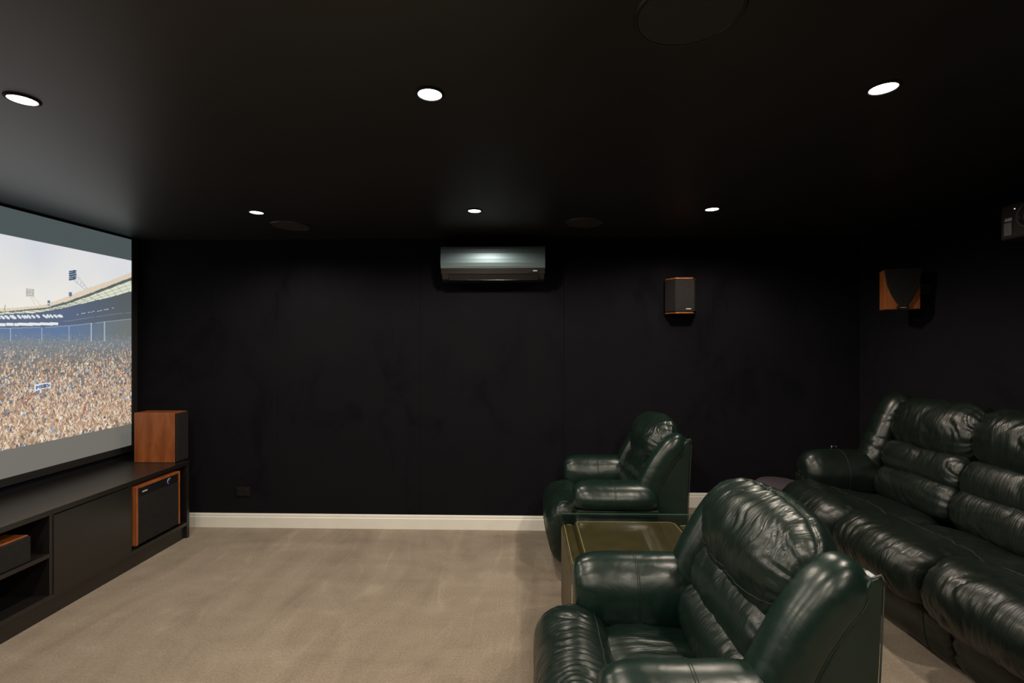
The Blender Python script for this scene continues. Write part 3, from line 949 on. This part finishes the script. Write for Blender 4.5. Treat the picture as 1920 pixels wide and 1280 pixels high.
# ================================================================= leather recliners
def build_recliner():
    t = thing('recliner', (0, 0, 0), 'x', 'recliner', 'green leather recliners')
    # footrest and front of the seat
    c = Cushion([(.285,.40),(.24,.47),(.16,.505),(.08,.49),(.025,.435),(.0,.35),(.005,.25),(.03,.15),(.07,.085),(.12,.075),(.16,.14),(.19,.28)], -.325, .325, m=120, n=92, p=6, lump=.010, crease=.009, gather=.006, seed=1, freq=30)
    o = c.build('footrest', M_LW, t)
    tube('seam', c.line(c.index_at(.24, .47), -.93, .93, lift=.001), .0022, M_SEAM, o)
    tube('seam', c.line(c.index_at(.0, .30), -.93, .93, lift=.0008), .0018, M_SEAM, o)
    c = Cushion([(.22,.40),(.30,.432),(.42,.437),(.54,.425),(.66,.405),(.68,.33),(.62,.28),(.40,.27),(.24,.29)], -.272, .272, p=6, lump=.012, crease=.009, gather=.003, seed=2, freq=16)
    c.build('seat', M_LW, t)
    c = Cushion([(.56,.50),(.585,.575),(.64,.615),(.70,.60),(.74,.53),(.74,.44),(.69,.39),(.62,.395),(.57,.43)], -.262, .262, p=6, lump=.008, crease=.010, seed=3, freq=12)
    o = c.build('lower_lumbar_cushion', M_LW, t)
    c = Cushion([(.61,.63),(.625,.70),(.67,.755),(.73,.755),(.79,.70),(.79,.62),(.74,.565),(.67,.56),(.625,.585)], -.262, .262, p=6, lump=.007, crease=.011, seed=4, freq=24)
    c.build('upper_lumbar_cushion', M_LW, t)
    c = Cushion([(.727,.650),(.677,.71),(.648,.80),(.652,.895),(.690,.970),(.747,1.02),(.817,1.036),(.872,1.01),(.90,.955),(.89,.88),(.857,.79),(.797,.68)], -.308, .308, m=110, n=104, p=3.6, lump=.010, crease=.010, gather=.012, seed=5, freq=24, bulge=.008)
    c.pleat = (c.index_at(.812, 1.036), .010)
    o = c.build('headrest', M_LW, t)
    tube('seam', c.line(c.index_at(.812, 1.036), -.94, .94, 60, .001), .0024, M_SEAM, o)
    tube('seam', c.line(c.index_at(.660, .775), -.92, .92, 60, .0008), .002, M_SEAM, o)
    for s in (-1, 1):
        # arms
        pr = [(.245,.44),(.232,.52),(.255,.60),(.305,.652),(.37,.662),(.435,.635),(.474,.575),(.468,.52),(.43,.492),(.385,.47),(.33,.40),(.27,.39)]
        c = Cushion([(s*a, b) for a, b in pr], .165, .70, axis='x', p=4.5, lump=.005, crease=.0022, gather=.003, seed=6+s, freq=10, n=72, m=64)
        o = c.build('arm', M_LS, t)
        for tt in (-.06, -.03):
            tube('seam', c.ring(tt, 0, c.n, .0008), .0016, M_SEAM, o)
        # padded wing of the back
        w = Bolster([(.60,.48),(.645,.60),(.70,.715),(.765,.82),(.83,.895),(.885,.93)], s*.338, .082, .078, seed=9+s, taper=.14, crease=.0008, lump=.003)
        o = w.build('wing', M_LS, t)
        k0 = 2 if s > 0 else 16
        tube('seam', w.line(int(w.n*(.0 if s > 0 else .5)) + (-3 if s > 0 else 3), .05, .93), .0016, M_SEAM, o)
        # flat outer side of the back
        pan = [(.66,.07),(.63,.42),(.70,.60),(.82,.84),(.868,.925),(.897,.938),(.906,.92),(.865,.07)]
        o = prism('side_panel', pan, 'y', s*.352, s*.402, M_LS, t, .010, 3)
        tube('piping', [(.875,s*.400,.930),(.897,s*.400,.939),(.907,s*.400,.92)], .0028, M_WORN, o)
        tube('piping', [(.9055,s*.400,.91),(.887,s*.400,.5),(.867,s*.400,.08)], .0022, M_SEAM, o)
        prism('arm_side', [(.20,.06),(.19,.50),(.70,.50),(.70,.06)], 'y', s*.385, s*.438, M_LS, t, .012, 3)
        prism('arm_front', [(s*.262,.06),(s*.262,.47),(s*.432,.50),(s*.432,.06)], 'x', .185, .23, M_LS, t, .012, 3)
    prism('back_panel', [(.79,.85),(.85,.925),(.895,.935),(.905,.91),(.865,.07),(.80,.07)], 'y', -.36, .36, M_LS, t, .008, 3)
    box('base', (.20, -.395, .055), (.83, .395, .30), M_BLACKM, t, .004)
    for s in (-1, 1):
        for x in (.26, .82):
            lathe('foot', [(0, 0), (.03, 0), (.032, .006), (.028, .058)], M_BLACKP, t, 20, 'z', (x, s*.36, 0))
    return t
chair = build_recliner()
chair.location = (.035, 1.69, 0)
tag(chair, 'dark green leather recliner in the foreground with worn back corner', 'recliner')
chair2 = copy_tree(chair)
chair2.location = (.14, 3.46, 0)
tag(chair2, 'dark green leather recliner against the far wall beyond the glass table', 'recliner')

# ================================================================= leather sofa on the riser
def build_sofa():
    SW = .535; N = 3
    y_far = 3.05
    t = thing('sofa', (1.565, 0, RISER_Z), 'long dark green leather reclining sofa on the raised floor', 'sofa')
    for k in range(N):
        a, b = y_far-SW*(k+1)+.002, y_far-SW*k-.002
        c = Cushion([(-.04,.385),(-.015,.455),(.05,.505),(.15,.512),(.28,.475),(.42,.445),(.58,.425),(.62,.38),(.60,.31),(.40,.285),(.15,.265),(.04,.265),(-.02,.305)], a, b, p=5.5, n=92, m=100, lump=.012, crease=.010, gather=.008, seed=20+k, freq=26, bulge=.006)
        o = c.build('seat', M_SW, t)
        tube('seam', c.line(c.index_at(.30, .47), -.93, .93, lift=.001), .0022, M_SEAM, o)
        c = Cushion([(.135,.24),(.125,.16),(.145,.06),(.18,.035),(.24,.05),(.25,.15),(.24,.255),(.17,.265)], a, b, p=7, n=56, m=48, lump=.006, crease=.005, gather=.008, seed=30+k, freq=11)
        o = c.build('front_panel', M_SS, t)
        tube('seam', [c.point(i, -.55, .0008) for i in range(0, c.index_at(.18, .035)+1)], .0016, M_SEAM, o)
        c = Cushion([(.56,.50),(.585,.575),(.64,.615),(.70,.60),(.74,.53),(.74,.44),(.69,.39),(.62,.395),(.57,.43)], a, b, p=6, lump=.008, crease=.006, gather=.005, seed=40+k, freq=12)
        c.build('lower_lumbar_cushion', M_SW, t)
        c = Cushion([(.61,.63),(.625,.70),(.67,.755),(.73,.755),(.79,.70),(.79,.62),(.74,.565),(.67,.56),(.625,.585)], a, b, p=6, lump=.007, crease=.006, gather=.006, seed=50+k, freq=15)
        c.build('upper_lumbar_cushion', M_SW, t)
        c = Cushion([(.735,.70),(.685,.74),(.660,.81),(.668,.895),(.705,.965),(.76,1.01),(.815,1.022),(.88,1.0),(.915,.955),(.905,.88),(.86,.80),(.80,.72)], a-.006, b+.006, p=4.6, n=92, m=72, lump=.014, crease=.011, gather=.012, seed=60+k, freq=17, bulge=.006)
        c.pleat = (c.index_at(.80, 1.022), .008)
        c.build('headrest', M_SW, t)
    y_near = y_far-SW*N
    for s, y in ((1, y_far), (-1, y_near)):
        yc = y+s*.11
        pr = [(-.125,.44),(-.138,.52),(-.115,.60),(-.065,.652),(0,.662),(.065,.635),(.104,.575),(.098,.52),(.06,.492),(.015,.47),(-.04,.40),(-.10,.39)]
        c = Cushion([(yc+s*a, b) for a, b in pr], .20, .70, axis='x', p=3.4, lump=.006, crease=.0022, gather=.003, seed=70+s, freq=10, n=72, m=64)
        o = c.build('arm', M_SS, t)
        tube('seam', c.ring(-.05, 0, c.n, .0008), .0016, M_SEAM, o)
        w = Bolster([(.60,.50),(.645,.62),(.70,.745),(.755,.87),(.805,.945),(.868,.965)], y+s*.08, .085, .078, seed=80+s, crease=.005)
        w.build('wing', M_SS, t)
        pan = [(.66,.04),(.60,.42),(.66,.60),(.80,.905),(.865,.955),(.925,.935),(.932,.905),(.895,.04)]
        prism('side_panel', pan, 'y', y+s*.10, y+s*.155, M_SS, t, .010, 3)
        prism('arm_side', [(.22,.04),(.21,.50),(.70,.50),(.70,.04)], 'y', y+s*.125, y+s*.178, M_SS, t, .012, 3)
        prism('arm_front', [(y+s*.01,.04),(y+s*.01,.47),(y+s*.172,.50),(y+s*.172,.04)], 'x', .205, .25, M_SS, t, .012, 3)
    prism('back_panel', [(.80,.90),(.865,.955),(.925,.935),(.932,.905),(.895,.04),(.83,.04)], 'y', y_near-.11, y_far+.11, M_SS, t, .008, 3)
    box('base', (.20, y_near-.10, .03), (.86, y_far+.10, .29), M_BLACKM, t, .004)
    for y in (y_near, y_far):
        for x in (.28, .82):
            lathe('foot', [(0, 0), (.03, 0), (.032, .006), (.028, .032)], M_BLACKP, t, 20, 'z', (x, y, 0))
build_sofa()

# small silver clip lying on the far sofa arm
def build_clip():
    t = thing('silver_clip', (1.985, 3.165, RISER_Z+.670), 'tiny silver clip lying on the far arm of the sofa', 'clip')
    t.rotation_euler = (0, 0, .3)
    box('clip_plate', (-.022, -.008, .006), (.022, .008, .010), M_CHROME, t, .0015)
    for s in (-1, 1):
        box('clip_leg', (s*.018-.003, -.006, -.004), (s*.018+.003, .006, .007), M_CHROME, t, .001)
build_clip()

# mauve stool standing in the corner behind the recliner
def build_stool():
    t = thing('footstool', (1.93, 3.72, RISER_Z), 'low mauve fabric footstool between the recliner and the sofa arm', 'footstool')
    R = .17
    prof = [(0, .296), (R*.5, .295), (R*.86, .286), (R*.98, .268), (R, .24), (R*.985, .215), (R*.95, .205)]
    lathe('cushion', prof, M_MAUVE, t, 40)
    lathe('body', [(R*.94, .205), (R*.96, .12), (R*.93, .03), (0, .03)], M_MAUVE, t, 40)
    for k in range(4):
        a = PI/4+k*PI/2
        lathe('foot', [(0, 0), (.016, 0), (.02, .03)], M_BLACKP, t, 14, 'z', (.11*math.cos(a), .11*math.sin(a), 0))
build_stool()

# ================================================================= leather side table with a glass top
def build_table():
    x0, x1, y0, y1 = .215, .965, 2.165, 2.865
    t = thing('side_table', (x0, y0, 0), 'low olive leather wrapped table with cream stitching under glass', 'table')
    W, Dp = x1-x0, y1-y0
    h = .470
    box('body', (0, 0, .012), (W, Dp, h), M_TL, t, .016, 4)
    # raised centre pad with clipped corners
    m_ = .075
    a, b, c, d = m_, W-.085, .065, Dp-.012
    poly = [(a+.02, c), (b-.02, c), (b, c+.02), (b, d-.03), (b-.03, d), (a+.02, d), (a, d-.02), (a, c+.02)]
    o = prism('centre_pad', poly, 'z', h-.002, h+.026, M_TL, t, .007, 3)
    z = h+.0265
    q = .012
    pts = [(a+q+.014, c+q), (b-q-.014, c+q), (b-q, c+q+.014), (b-q, d-q-.022), (b-q-.022, d-q), (a+q+.014, d-q), (a+q, d-q-.014), (a+q, c+q+.014)]
    tube('stitching', [(p[0], p[1], z) for p in pts], .0016, M_STITCH, o, 5, True, .008, .003)
    # border flaps, each stitched along its edge
    for nm, px in (('left', .010), ('right', W-.010)):
        s = 1 if nm == 'left' else -1
        oo = prism('border_flap', [(px, .02), (px+s*.052, .02), (px+s*.052, Dp-.03), (px, Dp-.012)], 'z', h-.002, h+.010, M_TL, t, .004, 2)
        tube('stitching', [(px+s*.006, .03, h+.0105), (px+s*.006, Dp-.022, h+.0105), (px+s*.046, Dp-.038, h+.0105)], .0016, M_STITCH, oo, 5, False, .008, .003)
        tube('stitching', [(px+s*.016, Dp-.016, h+.0065), (px+s*.05, Dp-.024, h+.0065)], .0014, M_STITCH, oo, 5, False, .008, .003)
    # double stitching down the corners
    for xx in (-.0004, ):
        for yy in (.018, .030):
            tube('stitching', [(xx, yy, .03), (xx, yy, h-.02)], .0015, M_STITCH, t, 5, False, .008, .003)
    for xx in (.018, .030):
        tube('stitching', [(xx, -.0004, .03), (xx, -.0004, h-.02)], .0015, M_STITCH, t, 5, False, .008, .003)
        tube('stitching', [(xx, Dp+.0004, .03), (xx, Dp+.0004, h-.02)], .0015, M_STITCH, t, 5, False, .008, .003)
    for px in (.022, W-.022):
        for py in (.022, Dp-.03):
            lathe('glass_pad', [(0, h+.030), (.008, h+.030), (.008, h+.0)], M_BLACKP, t, 16, 'z', (px, py, 0))
    for px in (.05, W-.05):
        for py in (.05, Dp-.05):
            lathe('foot', [(.022, .014), (.022, 0), (0, 0)], M_BLACKP, t, 16, 'z', (px, py, 0))
    g = thing('glass_top', (x0, y0, h+.030), 'clear glass sheet with clipped corner resting on the leather table', 'glass sheet')
    r = .012
    gx0, gx1, gy0, gy1 = .004, W+.105, -.0, Dp+.085
    poly = [(gx0, gy0), (gx1-.03, gy0), (gx1, gy0+.03), (gx1, gy1-.05), (gx1-.012, gy1-.014), (gx1-.05, gy1), (gx0+.006, gy1), (gx0, gy1-.006)]
    bm = bmesh.new(); add_prism(bm, poly, 'z', 0, .008)
    bm_obj('pane', bm, M_GLASS, g)
    # ground edge of the sheet
    rim_v, rim_f = [], []
    n = len(poly)
    for k, (px, py) in enumerate(poly):
        rim_v += [(px, py, .0006), (px, py, .0074)]
    for k in range(n):
        q = (k+1) % n
        rim_f.append((2*k, 2*q, 2*q+1, 2*k+1))
    cx, cy = sum(p[0] for p in poly)/n, sum(p[1] for p in poly)/n
    rim_v = [(x+(.0008 if x > cx else -.0008), y+(.0008 if y > cy else -.0008), zz) for x, y, zz in rim_v]
    mesh_obj('ground_edge', rim_v, rim_f, M_GLASSEDGE, g)
build_table()
